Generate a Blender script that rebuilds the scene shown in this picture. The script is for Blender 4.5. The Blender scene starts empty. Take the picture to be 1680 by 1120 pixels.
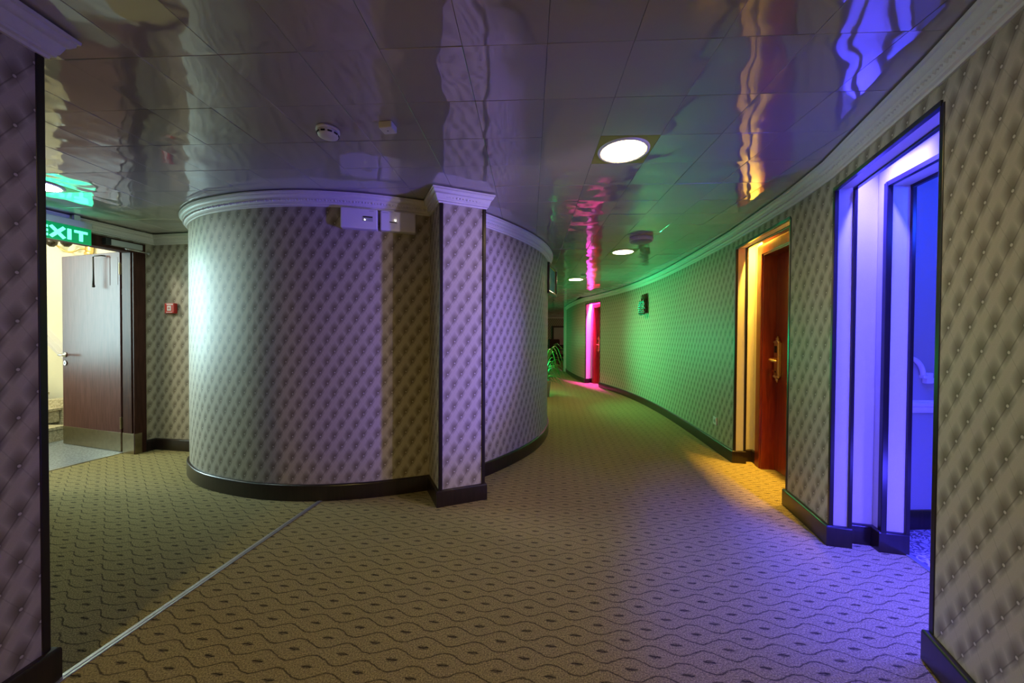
import bpy, bmesh, math, random
from mathutils import Vector, Matrix
random.seed(4)
sc = bpy.context.scene
COL = sc.collection
PI = math.pi
# ---------------------------------------------------------------- camera
FPX, PITCH, ROLL, CAMZ, H = 598.0, math.radians(.77), math.radians(.345), 1.2, 2.23
cp, sp, cr, sr = math.cos(PITCH), math.sin(PITCH), math.cos(ROLL), math.sin(ROLL)
rgt, dwn, fwd = Vector((1, 0, 0)), Vector((0, -sp, -cp)), Vector((0, cp, -sp))
cx_ = rgt*cr - dwn*sr
cy_ = rgt*sr + dwn*cr
cam = bpy.data.cameras.new('camera'); camo = bpy.data.objects.new('camera', cam); COL.objects.link(camo)
cam.sensor_width = 36; cam.lens = 36*FPX/1680; cam.clip_start = .02; cam.clip_end = 100
camo.matrix_world = Matrix(((cx_.x, -cy_.x, -fwd.x, 0), (cx_.y, -cy_.y, -fwd.y, 0), (cx_.z, -cy_.z, -fwd.z, CAMZ), (0, 0, 0, 1)))
sc.camera = camo
# ---------------------------------------------------------------- world, exposure
w = bpy.data.worlds.new('world'); sc.world = w; w.use_nodes = True
w.node_tree.nodes['Background'].inputs[0].default_value = (.02, .02, .02, 1)
vs = sc.view_settings
vs.view_transform = 'Standard'; vs.look = 'None'; vs.gamma = 1; vs.use_curve_mapping = False
vs.exposure = 0.4
try: sc.cycles.use_denoising = True
except Exception: pass
try:
    sc.cycles.sample_clamp_indirect = 6
    sc.cycles.max_bounces = 10
except Exception: pass
# ---------------------------------------------------------------- lights
def area(name, loc, aim, size, energy, col, size_y=None, spread=None):
    l = bpy.data.lights.new(name, 'AREA'); l.energy = energy; l.color = col
    l.shape = 'RECTANGLE' if size_y else 'DISK'; l.size = size
    if size_y: l.size_y = size_y
    if spread: l.spread = spread
    o = bpy.data.objects.new(name, l); COL.objects.link(o)
    o.location = loc
    o.rotation_euler = (Vector(aim)-Vector(loc)).to_track_quat('-Z', 'Y').to_euler()
    return o
def point(name, loc, energy, col, r=.05):
    l = bpy.data.lights.new(name, 'POINT'); l.energy = energy; l.color = col; l.shadow_soft_size = r
    o = bpy.data.objects.new(name, l); COL.objects.link(o); o.location = loc
    return o
def spot(name, loc, aim, energy, col, ang, r=.05, blend=.5):
    l = bpy.data.lights.new(name, 'SPOT'); l.energy = energy; l.color = col; l.shadow_soft_size = r
    l.spot_size = math.radians(ang); l.spot_blend = blend
    o = bpy.data.objects.new(name, l); COL.objects.link(o); o.location = loc
    o.rotation_euler = (Vector(aim)-Vector(loc)).to_track_quat('-Z', 'Y').to_euler()
    return o
def strip_lamp(name, org, n, t, dn, dt, z, ln, energy, col, aim_n=0, spread=180):
    """LED strip above a door recess, long side along the wall, shining down"""
    l = bpy.data.lights.new(name, 'AREA'); l.energy = energy; l.color = col; l.shape = 'RECTANGLE'; l.size = .03; l.size_y = ln; l.spread = math.radians(spread)
    o = bpy.data.objects.new(name, l); COL.objects.link(o)
    p = Vector((org[0]+n[0]*dn+t[0]*dt, org[1]+n[1]*dn+t[1]*dt, z))
    zz = Vector((-n[0]*aim_n, -n[1]*aim_n, 1)).normalized()
    yy = Vector((t[0], t[1], 0)); xx = yy.cross(zz)
    o.matrix_world = Matrix(((xx.x, yy.x, zz.x, p.x), (xx.y, yy.y, zz.y, p.y), (xx.z, yy.z, zz.z, p.z), (0, 0, 0, 1)))
    return o
# frames of the three recesses in the right wall: origin at the far jamb, n into the wall, t along it
BO, BT, BN = (1.852, 2.11), (.24, .971), (.971, -.24)
OO, OT, ON = (2.14, 3.5), (.18, .9836), (.9836, -.18)
KO, KT, KN = (1.91, 9.48), (-.261, .9655), (.9655, .261)
strip_lamp('blue_strip_lamp', BO, BN, BT, .15, -.42, 2.27, .80, 105, (.045, .04, 1), 0, 92)
spot('added_violet_spot', (2.25, 1.5, .95), (-.49, 2.72, 1.25), 250, (.13, .07, 1), 46, .06, .7)  # added spot deepening the violet on pillar and curved block
spot('added_hall_spot', (2.75, .85, 1.3), (-1.0, 2.35, 1.2), 135, (.72, .58, .86), 54, .05, .5)  # added spot in place of light scattered from the bright vestibule
point('added_violet_uplight', (2.2, 1.42, .32), 24, (.06, .045, 1), .08)  # added lamp throwing a violet glow up to the corridor ceiling
point('green_far_lamp', (.6, 12.0, 1.1), 14, (.02, 1, .32), .1)
point('added_room_fill', (2.5, 1.45, 1.95), 34, (.01, .05, 1), .12)  # added lamp in place of strip light reaching the room wall
strip_lamp('orange_strip_lamp', OO, ON, OT, .15, -.45, 2.27, .86, 85, (1, .56, .06), 0, 80)
strip_lamp('pink_strip_lamp', KO, KN, KT, .15, -.38, 2.27, .72, 230, (1, .05, .80), .1)
spot('green_lamp', (.50, 6.75, 1.15), (2.37, 5.9, 1.15), 165, (.01, 1, .33), 112, .1, 1)
point('green_plant_lamp', (.45, 7.6, .8), 20, (.03, 1, .30), .08)
area('stair_daylight', (-6.4, 3.1, 1.35), (-2.5, 2.72, 1.1), 1.2, 42, (.62, .96, 1), 2.1, math.radians(75))
point('added_stair_fill', (-5.3, 2.6, 2.7), 80, (1, .97, .82), .15)  # added without a fixture, brightens the stairwell walls
point('added_far_room_fill', (3.6, 15.6, 1.9), 11, (1, .40, .34), .2)  # added out of sight to lift the dim far sitting area
# ---------------------------------------------------------------- materials
def newmat(name):
    m = bpy.data.materials.new(name); m.use_nodes = True
    return m, m.node_tree, m.node_tree.nodes['Principled BSDF']
def setp(b, **k):
    for a, v in k.items(): b.inputs[a.replace('_', ' ')].default_value = v
def plain(name, col, rough=.5, metal=0, noise=0, nscale=30, bump=0, ior=1.5, coat=0, emit=None, estr=0):
    m, nt, b = newmat(name)
    setp(b, Base_Color=(*col, 1), Roughness=rough, Metallic=metal, IOR=ior)
    b.inputs['Coat Weight'].default_value = coat
    if emit:
        b.inputs['Emission Color'].default_value = (*emit, 1); b.inputs['Emission Strength'].default_value = estr
    if noise or bump:
        tc = nt.nodes.new('ShaderNodeTexCoord'); nz = nt.nodes.new('ShaderNodeTexNoise')
        nz.inputs['Scale'].default_value = nscale; nz.inputs['Detail'].default_value = 4
        nt.links.new(tc.outputs['Object'], nz.inputs['Vector'])
        if noise:
            mx = nt.nodes.new('ShaderNodeMix'); mx.data_type = 'RGBA'
            mx.inputs[6].default_value = (*[c*(1-noise) for c in col], 1); mx.inputs[7].default_value = (*[min(1, c*(1+noise)) for c in col], 1)
            nt.links.new(nz.outputs['Fac'], mx.inputs[0]); nt.links.new(mx.outputs[2], b.inputs['Base Color'])
        if bump:
            bp = nt.nodes.new('ShaderNodeBump'); bp.inputs['Strength'].default_value = bump; bp.inputs['Distance'].default_value = .002
            nt.links.new(nz.outputs['Fac'], bp.inputs['Height']); nt.links.new(bp.outputs['Normal'], b.inputs['Normal'])
    return m
class NG:
    """tiny node-maths writer"""
    def __init__(s, nt): s.nt = nt
    def m(s, op, a, b=None, c=None, clamp=False):
        n = s.nt.nodes.new('ShaderNodeMath'); n.operation = op; n.use_clamp = clamp
        for i, v in enumerate((a, b, c)):
            if v is None: continue
            if isinstance(v, (int, float)): n.inputs[i].default_value = v
            else: s.nt.links.new(v, n.inputs[i])
        return n.outputs[0]
    def smooth(s, x, lo, hi):
        n = s.nt.nodes.new('ShaderNodeMapRange'); n.interpolation_type = 'SMOOTHSTEP'
        s.nt.links.new(x, n.inputs[0]); n.inputs[1].default_value = lo; n.inputs[2].default_value = hi
        return n.outputs[0]
    def mix(s, f, a, b):
        n = s.nt.nodes.new('ShaderNodeMix'); n.data_type = 'RGBA'
        for i, v in ((0, f), (6, a), (7, b)):
            if isinstance(v, (int, float)): n.inputs[i].default_value = v
            elif isinstance(v, tuple): n.inputs[i].default_value = (*v, 1)
            else: s.nt.links.new(v, n.inputs[i])
        return n.outputs[2]
def wallpaper():
    m, nt, b = newmat('tufted_print_wallpaper'); g = NG(nt)
    uv = nt.nodes.new('ShaderNodeUVMap'); sx = nt.nodes.new('ShaderNodeSeparateXYZ'); nt.links.new(uv.outputs[0], sx.inputs[0])
    a = g.m('DIVIDE', sx.outputs[0], -.1); v = g.m('DIVIDE', sx.outputs[1], .155)
    p = g.m('ADD', a, v); q = g.m('SUBTRACT', a, v)
    s = g.m('FRACT', p); t = g.m('FRACT', q)
    x = g.m('MULTIPLY', g.m('ADD', s, t), .5); y = g.m('MULTIPLY', g.m('SUBTRACT', s, t), .5)
    # seams: dark hairline with a light lip
    ts = g.m('SUBTRACT', g.m('FRACT', g.m('ADD', q, .5)), .5)
    ss = g.m('SUBTRACT', g.m('FRACT', g.m('ADD', p, .5)), .5)
    A = g.m('MINIMUM', g.smooth(ts, -.5, .02), g.smooth(ts, .22, -.05))
    B_ = g.m('MINIMUM', g.smooth(ss, -.5, .02), g.smooth(ss, .5, -.04))
    dark = g.m('POWER', g.m('MULTIPLY', A, B_), .42)
    seam = g.smooth(g.m('ABSOLUTE', ts), .036, .0)
    lip = g.smooth(g.m('ABSOLUTE', g.m('SUBTRACT', ts, .07)), .06, .0)
    seam2 = g.smooth(g.m('ABSOLUTE', ss), .03, .0)
    bx = g.m('MULTIPLY', g.m('ADD', ss, ts), .05); by = g.m('MULTIPLY', g.m('SUBTRACT', ss, ts), .0775)
    d = g.m('SQRT', g.m('ADD', g.m('POWER', bx, 2.0), g.m('POWER', by, 2.0)))
    btn = g.smooth(d, .0058, .0038)
    ring = g.smooth(d, .011, .005)
    nz = nt.nodes.new('ShaderNodeTexNoise'); nz.inputs['Scale'].default_value = 220; nt.links.new(uv.outputs[0], nz.inputs['Vector'])
    c = g.mix(dark, (.50, .45, .345), (.165, .135, .09))
    c = g.mix(g.m('MULTIPLY', seam, .62), c, (.10, .08, .06))
    c = g.mix(g.m('MULTIPLY', seam2, .26), c, (.12, .10, .08))
    c = g.mix(g.m('MULTIPLY', lip, .12), c, (.62, .58, .50))
    c = g.mix(g.m('MULTIPLY', ring, .45), c, (.10, .08, .06))
    c = g.mix(btn, c, (.60, .55, .46))
    c = g.mix(g.m('MULTIPLY', nz.outputs['Fac'], .22), c, (.20, .18, .14))
    nt.links.new(c, b.inputs['Base Color'])
    setp(b, Roughness=.5, IOR=1.4)
    bp = nt.nodes.new('ShaderNodeBump'); bp.inputs['Strength'].default_value = .12; bp.inputs['Distance'].default_value = .001
    nt.links.new(nz.outputs['Fac'], bp.inputs['Height']); nt.links.new(bp.outputs['Normal'], b.inputs['Normal'])
    return m
def carpet(name, ang, colw, roww, px0, ry0, skew, base, linecol):
    m, nt, b = newmat(name); g = NG(nt)
    tc = nt.nodes.new('ShaderNodeTexCoord')
    nz0 = nt.nodes.new('ShaderNodeTexNoise'); nz0.inputs['Scale'].default_value = 55; nz0.inputs['Detail'].default_value = 3
    nt.links.new(tc.outputs['Object'], nz0.inputs['Vector'])
    vm = nt.nodes.new('ShaderNodeVectorMath'); vm.operation = 'MULTIPLY_ADD'
    nt.links.new(nz0.outputs['Color'], vm.inputs[0]); vm.inputs[1].default_value = (.012, .012, 0); 
    vs_ = nt.nodes.new('ShaderNodeVectorMath'); vs_.operation = 'ADD'; vs_.inputs[1].default_value = (-.006, -.006, 0)
    nt.links.new(tc.outputs['Object'], vs_.inputs[0]); nt.links.new(vs_.outputs[0], vm.inputs[2])
    sx = nt.nodes.new('ShaderNodeSeparateXYZ'); nt.links.new(vm.outputs[0], sx.inputs[0])
    ca, sa = math.cos(ang), math.sin(ang)
    X = g.m('ADD', g.m('MULTIPLY', sx.outputs[0], ca), g.m('MULTIPLY', sx.outputs[1], sa))
    Y = g.m('ADD', g.m('MULTIPLY', sx.outputs[0], -sa), g.m('MULTIPLY', sx.outputs[1], ca))
    xr = g.m('DIVIDE', X, colw); ry = g.m('ADD', g.m('DIVIDE', Y, roww), ry0)
    # eyes
    n = g.m('FLOOR', g.m('ADD', ry, .5))
    ph = g.m('ADD', g.m('ADD', xr, px0), g.m('MULTIPLY', n, .5))
    dx = g.m('MULTIPLY', g.m('SUBTRACT', g.m('FRACT', g.m('ADD', ph, .5)), .5), colw)
    dy = g.m('MULTIPLY', g.m('SUBTRACT', ry, n), roww)
    e = g.m('SQRT', g.m('ADD', g.m('POWER', g.m('DIVIDE', dx, .027), 2.0), g.m('POWER', g.m('DIVIDE', dy, .0085), 2.0)))
    eye = g.smooth(e, 1.05, .6)
    strp = g.smooth(g.m('ABSOLUTE', g.m('SUBTRACT', g.m('FRACT', g.m('MULTIPLY', dy, 130)), .5)), .05, .35)
    eye = g.m('MULTIPLY', eye, g.m('ADD', g.m('MULTIPLY', strp, .55), .45))
    # waves
    mm = g.m('FLOOR', ry)
    ph2 = g.m('ADD', g.m('ADD', xr, px0), g.m('MULTIPLY', mm, .5))
    ph3 = g.m('ADD', ph2, g.m('MULTIPLY', g.m('SINE', g.m('MULTIPLY', ph2, 2*PI)), skew))
    wv = g.m('MULTIPLY', g.m('COSINE', g.m('MULTIPLY', ph3, 2*PI)), .26)
    dist = g.m('MULTIPLY', g.m('ABSOLUTE', g.m('SUBTRACT', g.m('SUBTRACT', g.m('FRACT', ry), .5), wv)), roww)
    wave = g.m('MULTIPLY', g.smooth(dist, .0042, .0012), .75)
    pat = g.m('MAXIMUM', eye, wave)
    nz = nt.nodes.new('ShaderNodeTexNoise'); nz.inputs['Scale'].default_value = 190; nz.inputs['Detail'].default_value = 5
    nt.links.new(tc.outputs['Object'], nz.inputs['Vector'])
    nz2 = nt.nodes.new('ShaderNodeTexNoise'); nz2.inputs['Scale'].default_value = 3; nz2.inputs['Detail'].default_value = 3
    nt.links.new(tc.outputs['Object'], nz2.inputs['Vector'])
    grain = g.smooth(nz.outputs['Fac'], .35, .68)
    c = g.mix(grain, tuple(v*.45 for v in base), tuple(v*1.28 for v in base))
    c = g.mix(g.m('MULTIPLY', nz2.outputs['Fac'], .35), c, tuple(v*.72 for v in base))
    c = g.mix(g.m('MULTIPLY', pat, .94), c, linecol)
    nt.links.new(c, b.inputs['Base Color'])
    setp(b, Roughness=.95, IOR=1.3)
    h = g.m('SUBTRACT', grain, g.m('MULTIPLY', pat, 1.2))
    bp = nt.nodes.new('ShaderNodeBump'); bp.inputs['Strength'].default_value = .7; bp.inputs['Distance'].default_value = .004
    nt.links.new(h, bp.inputs['Height']); nt.links.new(bp.outputs['Normal'], b.inputs['Normal'])
    return m
def room_carpet():
    m, nt, b = newmat('swirled_carpet'); g = NG(nt)
    tc = nt.nodes.new('ShaderNodeTexCoord')
    nz = nt.nodes.new('ShaderNodeTexNoise'); nz.inputs['Scale'].default_value = 11; nz.inputs['Detail'].default_value = 2; nz.inputs['Distortion'].default_value = 1.5
    nt.links.new(tc.outputs['Object'], nz.inputs['Vector'])
    f = g.smooth(g.m('ABSOLUTE', g.m('SUBTRACT', g.m('FRACT', g.m('MULTIPLY', nz.outputs['Fac'], 6)), .5)), .2, .3)
    c = g.mix(f, (.10, .08, .10), (.42, .38, .36))
    nt.links.new(c, b.inputs['Base Color']); setp(b, Roughness=.95)
    return m
def wood(name, c1, c2, rough, coat=.3, scale=6):
    m, nt, b = newmat(name); g = NG(nt)
    tc = nt.nodes.new('ShaderNodeTexCoord'); mp = nt.nodes.new('ShaderNodeMapping')
    mp.inputs['Scale'].default_value = (scale*4, scale*4, scale*.35)
    nt.links.new(tc.outputs['Object'], mp.inputs[0])
    nz = nt.nodes.new('ShaderNodeTexNoise'); nz.inputs['Scale'].default_value = 2; nz.inputs['Detail'].default_value = 6; nz.inputs['Distortion'].default_value = .6
    nt.links.new(mp.outputs[0], nz.inputs['Vector'])
    c = g.mix(g.smooth(nz.outputs['Fac'], .3, .7), c1, c2)
    nt.links.new(c, b.inputs['Base Color']); setp(b, Roughness=rough); b.inputs['Coat Weight'].default_value = coat; b.inputs['Coat Roughness'].default_value = .15
    return m
def speckle(name, c1, c2, c3, scale, rough):
    m, nt, b = newmat(name); g = NG(nt)
    tc = nt.nodes.new('ShaderNodeTexCoord')
    a = nt.nodes.new('ShaderNodeTexNoise'); a.inputs['Scale'].default_value = scale; a.inputs['Detail'].default_value = 3
    v = nt.nodes.new('ShaderNodeTexVoronoi'); v.inputs['Scale'].default_value = scale*1.6
    nt.links.new(tc.outputs['Object'], a.inputs['Vector']); nt.links.new(tc.outputs['Object'], v.inputs['Vector'])
    c = g.mix(g.smooth(a.outputs['Fac'], .42, .6), c1, c2)
    c = g.mix(g.smooth(v.outputs['Distance'], .28, .12), c, c3)
    nt.links.new(c, b.inputs['Base Color']); setp(b, Roughness=rough)
    return m
def tilemat():
    m, nt, b = newmat('gloss_ceiling_tile'); g = NG(nt)
    tc = nt.nodes.new('ShaderNodeTexCoord'); oi = nt.nodes.new('ShaderNodeObjectInfo'); ge = nt.nodes.new('ShaderNodeNewGeometry')
    ad = nt.nodes.new('ShaderNodeVectorMath'); ad.operation = 'ADD'
    rv = nt.nodes.new('ShaderNodeCombineXYZ'); nt.links.new(g.m('MULTIPLY', oi.outputs['Random'], 37.0), rv.inputs[2])
    nt.links.new(ge.outputs['Position'], ad.inputs[0]); nt.links.new(rv.outputs[0], ad.inputs[1])
    nz = nt.nodes.new('ShaderNodeTexNoise'); nz.inputs['Scale'].default_value = 4.2; nz.inputs['Detail'].default_value = 1.5; nz.inputs['Roughness'].default_value = .35
    nt.links.new(ad.outputs[0], nz.inputs['Vector'])
    bp = nt.nodes.new('ShaderNodeBump'); bp.inputs['Strength'].default_value = 1.0; bp.inputs['Distance'].default_value = .010
    nt.links.new(nz.outputs['Fac'], bp.inputs['Height']); nt.links.new(bp.outputs['Normal'], b.inputs['Normal'])
    nt.links.new(g.mix(oi.outputs['Random'], (.37, .35, .325), (.41, .385, .355)), b.inputs['Base Color'])
    setp(b, Roughness=.05, IOR=2.6)
    return m
M = {}
M['paper'] = wallpaper()
M['carpet'] = carpet('beige_wave_carpet', math.radians(-6.4), .195, .064, 0.0, .025, .0, (.45, .36, .155), (.018, .013, .009))
M['carpet_lobby'] = carpet('beige_wave_carpet_lobby', math.radians(-9.5), .197, .0635, .78, 0.0, .085, (.44, .365, .15), (.018, .014, .009))
M['room_carpet'] = room_carpet()
M['tile'] = tilemat()
M['tile_lamp'] = plain('reflection_tinted_lamp_tile', (.32, .38, .06), .4, 0, .1, 40)  # olive tint puts a green reflection into the tile colour
M['void'] = plain('dark_plenum', (.02, .02, .02), .9, noise=.2)
M['cornice'] = plain('white_plaster_moulding', (.72, .70, .66), .45, noise=.06, nscale=60, bump=.15)
M['base'] = wood('dark_wenge_skirting', (.010, .005, .004), (.020, .010, .008), .3, .3)
M['trim'] = plain('black_brown_edge_trim', (.014, .008, .008), .3, noise=.2)
M['jamb'] = plain('cream_woven_jamb', (.70, .66, .56), .6, noise=.10, nscale=350, bump=.3)
M['mahogany'] = wood('red_mahogany', (.20, .016, .007), (.29, .036, .012), .3, .5)
M['firedoor'] = wood('brown_fire_door_veneer', (.070, .028, .024), (.105, .045, .038), .42, .0)
M['firedoor'].node_tree.nodes['Principled BSDF'].inputs['Specular IOR Level'].default_value = .12
M['frame'] = wood('dark_brown_door_frame', (.04, .016, .012), (.065, .026, .018), .5, 0)
M['frame'].node_tree.nodes['Principled BSDF'].inputs['Specular IOR Level'].default_value = .12
M['kick'] = plain('bronze_kick_plate', (.30, .25, .15), .33, .9, .25, 25)
M['steel'] = plain('satin_steel', (.55, .55, .53), .28, 1, .1, 60)
M['brass'] = plain('polished_brass', (.88, .60, .24), .36, 1, .15, 50)
M['bronze'] = plain('dark_bronze_fitting', (.08, .045, .018), .42, .8, .3, 60)
M['black'] = plain('black_plastic', (.012, .012, .012), .4, noise=.2)
M['white'] = plain('white_plastic', (.72, .70, .70), .4, noise=.03)
M['red'] = plain('red_plastic', (.45, .02, .015), .35, noise=.05)
M['granite'] = speckle('blue_grey_granite', (.16, .19, .21), (.34, .39, .42), (.07, .08, .09), 70, .3)
M['stepstone'] = speckle('speckled_step_granite', (.46, .40, .26), (.64, .57, .40), (.07, .06, .04), 45, .4)
M['yellow'] = plain('pale_yellow_plaster', (.80, .78, .62), .7, noise=.04, nscale=8)
M['bluewall'] = plain('ivory_woven_room_wall', (.36, .36, .38), .6, noise=.08, nscale=300, bump=.2)
M['lamp'] = plain('frosted_lamp_diffuser', (.9, .9, .9), .4, noise=.01, emit=(1, .76, .25), estr=42)
M['rear_fill'] = plain('added_rear_fill_diffuser', (.9, .9, .9), .4, noise=.01, emit=(1, .76, .25), estr=165)  # strong glow for the added fill light behind the viewer
M['farlamp'] = plain('frosted_far_lamp_diffuser', (.9, .9, .9), .4, noise=.01, emit=(1, .72, .34), estr=90)
M['dimlamp'] = plain('frosted_dim_lamp_diffuser', (.9, .9, .9), .4, noise=.01, emit=(1, .86, .5), estr=9)
M['lobbylamp'] = plain('frosted_lobby_lamp_diffuser', (.9, .9, .9), .4, noise=.01, emit=(.80, 1, .98), estr=58)
M['alu'] = plain('brushed_aluminium_strip', (.55, .53, .50), .5, 1, .15, 90)
M['led'] = plain('status_light', (.9, .9, .8), .4, noise=.01, emit=(1, .95, .75), estr=12)
M['exitgreen'] = plain('green_acrylic_sign', (.0, .22, .06), .15, noise=.05, emit=(0, .55, .16), estr=.28)
M['exitletter'] = plain('lit_sign_letter', (.2, .8, .6), .4, noise=.01, emit=(.12, 1, .6), estr=1.5)
M['housing'] = plain('grey_sign_housing', (.42, .44, .42), .45, noise=.05)
M['leaf'] = plain('plant_leaf', (.10, .30, .06), .4, noise=.25, nscale=20)
M['pot'] = plain('glazed_pot', (.30, .25, .20), .35, noise=.15)
M['soil'] = plain('soil', (.05, .035, .025), .95, noise=.4)
M['crystal'] = plain('crystal_bead', (.03, .022, .012), .25, .2, .2, 40)
M['canvas'] = plain('blue_green_canvas', (.14, .26, .34), .6, noise=.9, nscale=14)
M['darkwood'] = wood('dark_furniture_wood', (.03, .012, .008), (.05, .02, .014), .35, .3)
M['paperwhite'] = plain('pale_picture_mount', (.55, .52, .50), .6, noise=.05)
# ---------------------------------------------------------------- mesh builder
class MB:
    def __init__(s): s.v = []; s.f = []; s.m = []; s.uv = {}
    def add(s, vs_, fs, mi=0, uvs=None):
        o = len(s.v); s.v += [tuple(p) for p in vs_]
        for k, f in enumerate(fs):
            if uvs: s.uv[len(s.f)] = uvs[k]
            s.f.append(tuple(i+o for i in f)); s.m.append(mi)
    def box(s, a, b, mi=0, mat=None):
        x0, y0, z0 = a; x1, y1, z1 = b
        p = [(x0, y0, z0), (x1, y0, z0), (x1, y1, z0), (x0, y1, z0), (x0, y0, z1), (x1, y0, z1), (x1, y1, z1), (x0, y1, z1)]
        if mat is not None: p = [mat @ Vector(q) for q in p]
        s.add(p, [(0, 3, 2, 1), (4, 5, 6, 7), (0, 1, 5, 4), (1, 2, 6, 5), (2, 3, 7, 6), (3, 0, 4, 7)], mi)
    def tube(s, pts, r, seg=8, mi=0, cap=True):
        pts = [Vector(p) for p in pts]; n = len(pts); rr = r if isinstance(r, (list, tuple)) else [r]*n
        vs_ = []; up = None
        for i, p in enumerate(pts):
            d = (pts[min(i+1, n-1)]-pts[max(i-1, 0)]).normalized()
            if up is None: up = Vector((0, 0, 1)) if abs(d.z) < .9 else Vector((1, 0, 0))
            a = d.cross(up).normalized(); b = a.cross(d); up = b
            for k in range(seg):
                t = 2*PI*k/seg; vs_.append(p+(a*math.cos(t)+b*math.sin(t))*rr[i])
        fs = [(i*seg+k, i*seg+(k+1) % seg, (i+1)*seg+(k+1) % seg, (i+1)*seg+k) for i in range(n-1) for k in range(seg)]
        if cap: fs += [tuple(range(seg))[::-1], tuple((n-1)*seg+k for k in range(seg))]
        s.add(vs_, fs, mi)
    def lathe(s, prof, c=(0, 0, 0), seg=24, axis='z', mi=0):
        c = Vector(c); n = len(prof); vs_ = []
        for r, h in prof:
            for k in range(seg):
                t = 2*PI*k/seg; a, b = r*math.cos(t), r*math.sin(t)
                vs_.append(c+Vector((a, b, h) if axis == 'z' else (h, a, b)))
        fs = [(i*seg+k, i*seg+(k+1) % seg, (i+1)*seg+(k+1) % seg, (i+1)*seg+k) for i in range(n-1) for k in range(seg)]
        fs += [tuple(range(seg))[::-1], tuple((n-1)*seg+k for k in range(seg))]
        s.add(vs_, fs, mi)
    def ball(s, c, r, seg=8, rings=5, mi=0):
        rx, ry_, rz = r if isinstance(r, (tuple, list)) else (r, r, r); c = Vector(c); vs_ = []
        for i in range(rings+1):
            a = PI*i/rings; q = max(math.sin(a), 1e-3)
            for k in range(seg):
                t = 2*PI*k/seg; vs_.append(c+Vector((rx*q*math.cos(t), ry_*q*math.sin(t), -rz*math.cos(a))))
        s.add(vs_, [(i*seg+k, i*seg+(k+1) % seg, (i+1)*seg+(k+1) % seg, (i+1)*seg+k) for i in range(rings) for k in range(seg)], mi)
    def prism(s, poly, z0, z1, mi=0):
        n = len(poly)
        s.add([(x, y, z0) for x, y in poly]+[(x, y, z1) for x, y in poly],
              [tuple(range(n))[::-1], tuple(range(n, 2*n))]+[(i, (i+1) % n, (i+1) % n+n, i+n) for i in range(n)], mi)
    def mesh(s, name, mats, smooth=False, fixn=True):
        me = bpy.data.meshes.new(name); me.from_pydata(s.v, [], s.f)
        for m in (mats if isinstance(mats, (list, tuple)) else [mats]): me.materials.append(M[m] if isinstance(m, str) else m)
        me.polygons.foreach_set('material_index', s.m)
        if s.uv:
            ul = me.uv_layers.new(name='UVMap')
            for p in me.polygons:
                u = s.uv.get(p.index)
                if u:
                    for k, li in enumerate(p.loop_indices): ul.data[li].uv = u[k]
        if smooth: me.polygons.foreach_set('use_smooth', [True]*len(me.polygons))
        me.update()
        if fixn:
            bm = bmesh.new(); bm.from_mesh(me); bmesh.ops.recalc_face_normals(bm, faces=bm.faces); bm.to_mesh(me); bm.free()
        return me
    def build(s, name, mats, parent=None, smooth=False, bevel=0, fixn=True, auto=False):
        o = bpy.data.objects.new(name, s.mesh(name, mats, smooth or auto, fixn)); COL.objects.link(o)
        if parent: o.parent = parent
        if bevel:
            b = o.modifiers.new('bevel', 'BEVEL'); b.width = bevel; b.segments = 2; b.limit_method = 'ANGLE'; b.harden_normals = False
        if auto:
            try: o.data.set_sharp_from_angle(angle=math.radians(40))
            except Exception: pass
        return o
def tag(o, label, cat=None, group=None, kind=None):
    o['label'] = label
    if cat: o['category'] = cat
    if group: o['group'] = group
    if kind: o['kind'] = kind
    return o
def root(name, loc, label, cat, rz=0, group=None, kind=None):
    o = bpy.data.objects.new(name, None); COL.objects.link(o); o.empty_display_size = .1
    o.location = loc; o.rotation_euler = (0, 0, rz)
    return tag(o, label, cat, group, kind)
def copytree(o, parent=None):
    c = o.copy(); COL.objects.link(c); c.parent = parent
    for ch in list(o.children): copytree(ch, c)
    return c
# ---------------------------------------------------------------- paths
def catmull(P, step=.06):
    P = [Vector(p) for p in P]; out = []
    for i in range(len(P)-1):
        p0 = P[i-1] if i else P[0]*2-P[1]; p1, p2 = P[i], P[i+1]; p3 = P[i+2] if i+2 < len(P) else P[-1]*2-P[-2]
        n = max(1, int((p2-p1).length/step))
        for k in range(n):
            t = k/n
            out.append(.5*((2*p1)+(p2-p0)*t+(2*p0-5*p1+4*p2-p3)*t*t+(3*p1-p0-3*p2+p3)*t**3))
    out.append(P[-1]); return out
def normals(P, closed=False):
    """room-side (left) mitred normals"""
    N = []; n = len(P)
    for i in range(n):
        ds = []
        if i > 0: ds.append((P[i]-P[i-1]).normalized())
        if i < n-1: ds.append((P[i+1]-P[i]).normalized())
        nn = [Vector((-d.y, d.x)) for d in ds]
        a = sum(nn, Vector((0, 0))).normalized()
        k = max(.35, a.dot(nn[0])); N.append(a/k)
    return N
def arclen(P):
    L = [0]
    for i in range(1, len(P)): L.append(L[-1]+(P[i]-P[i-1]).length)
    return L
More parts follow.
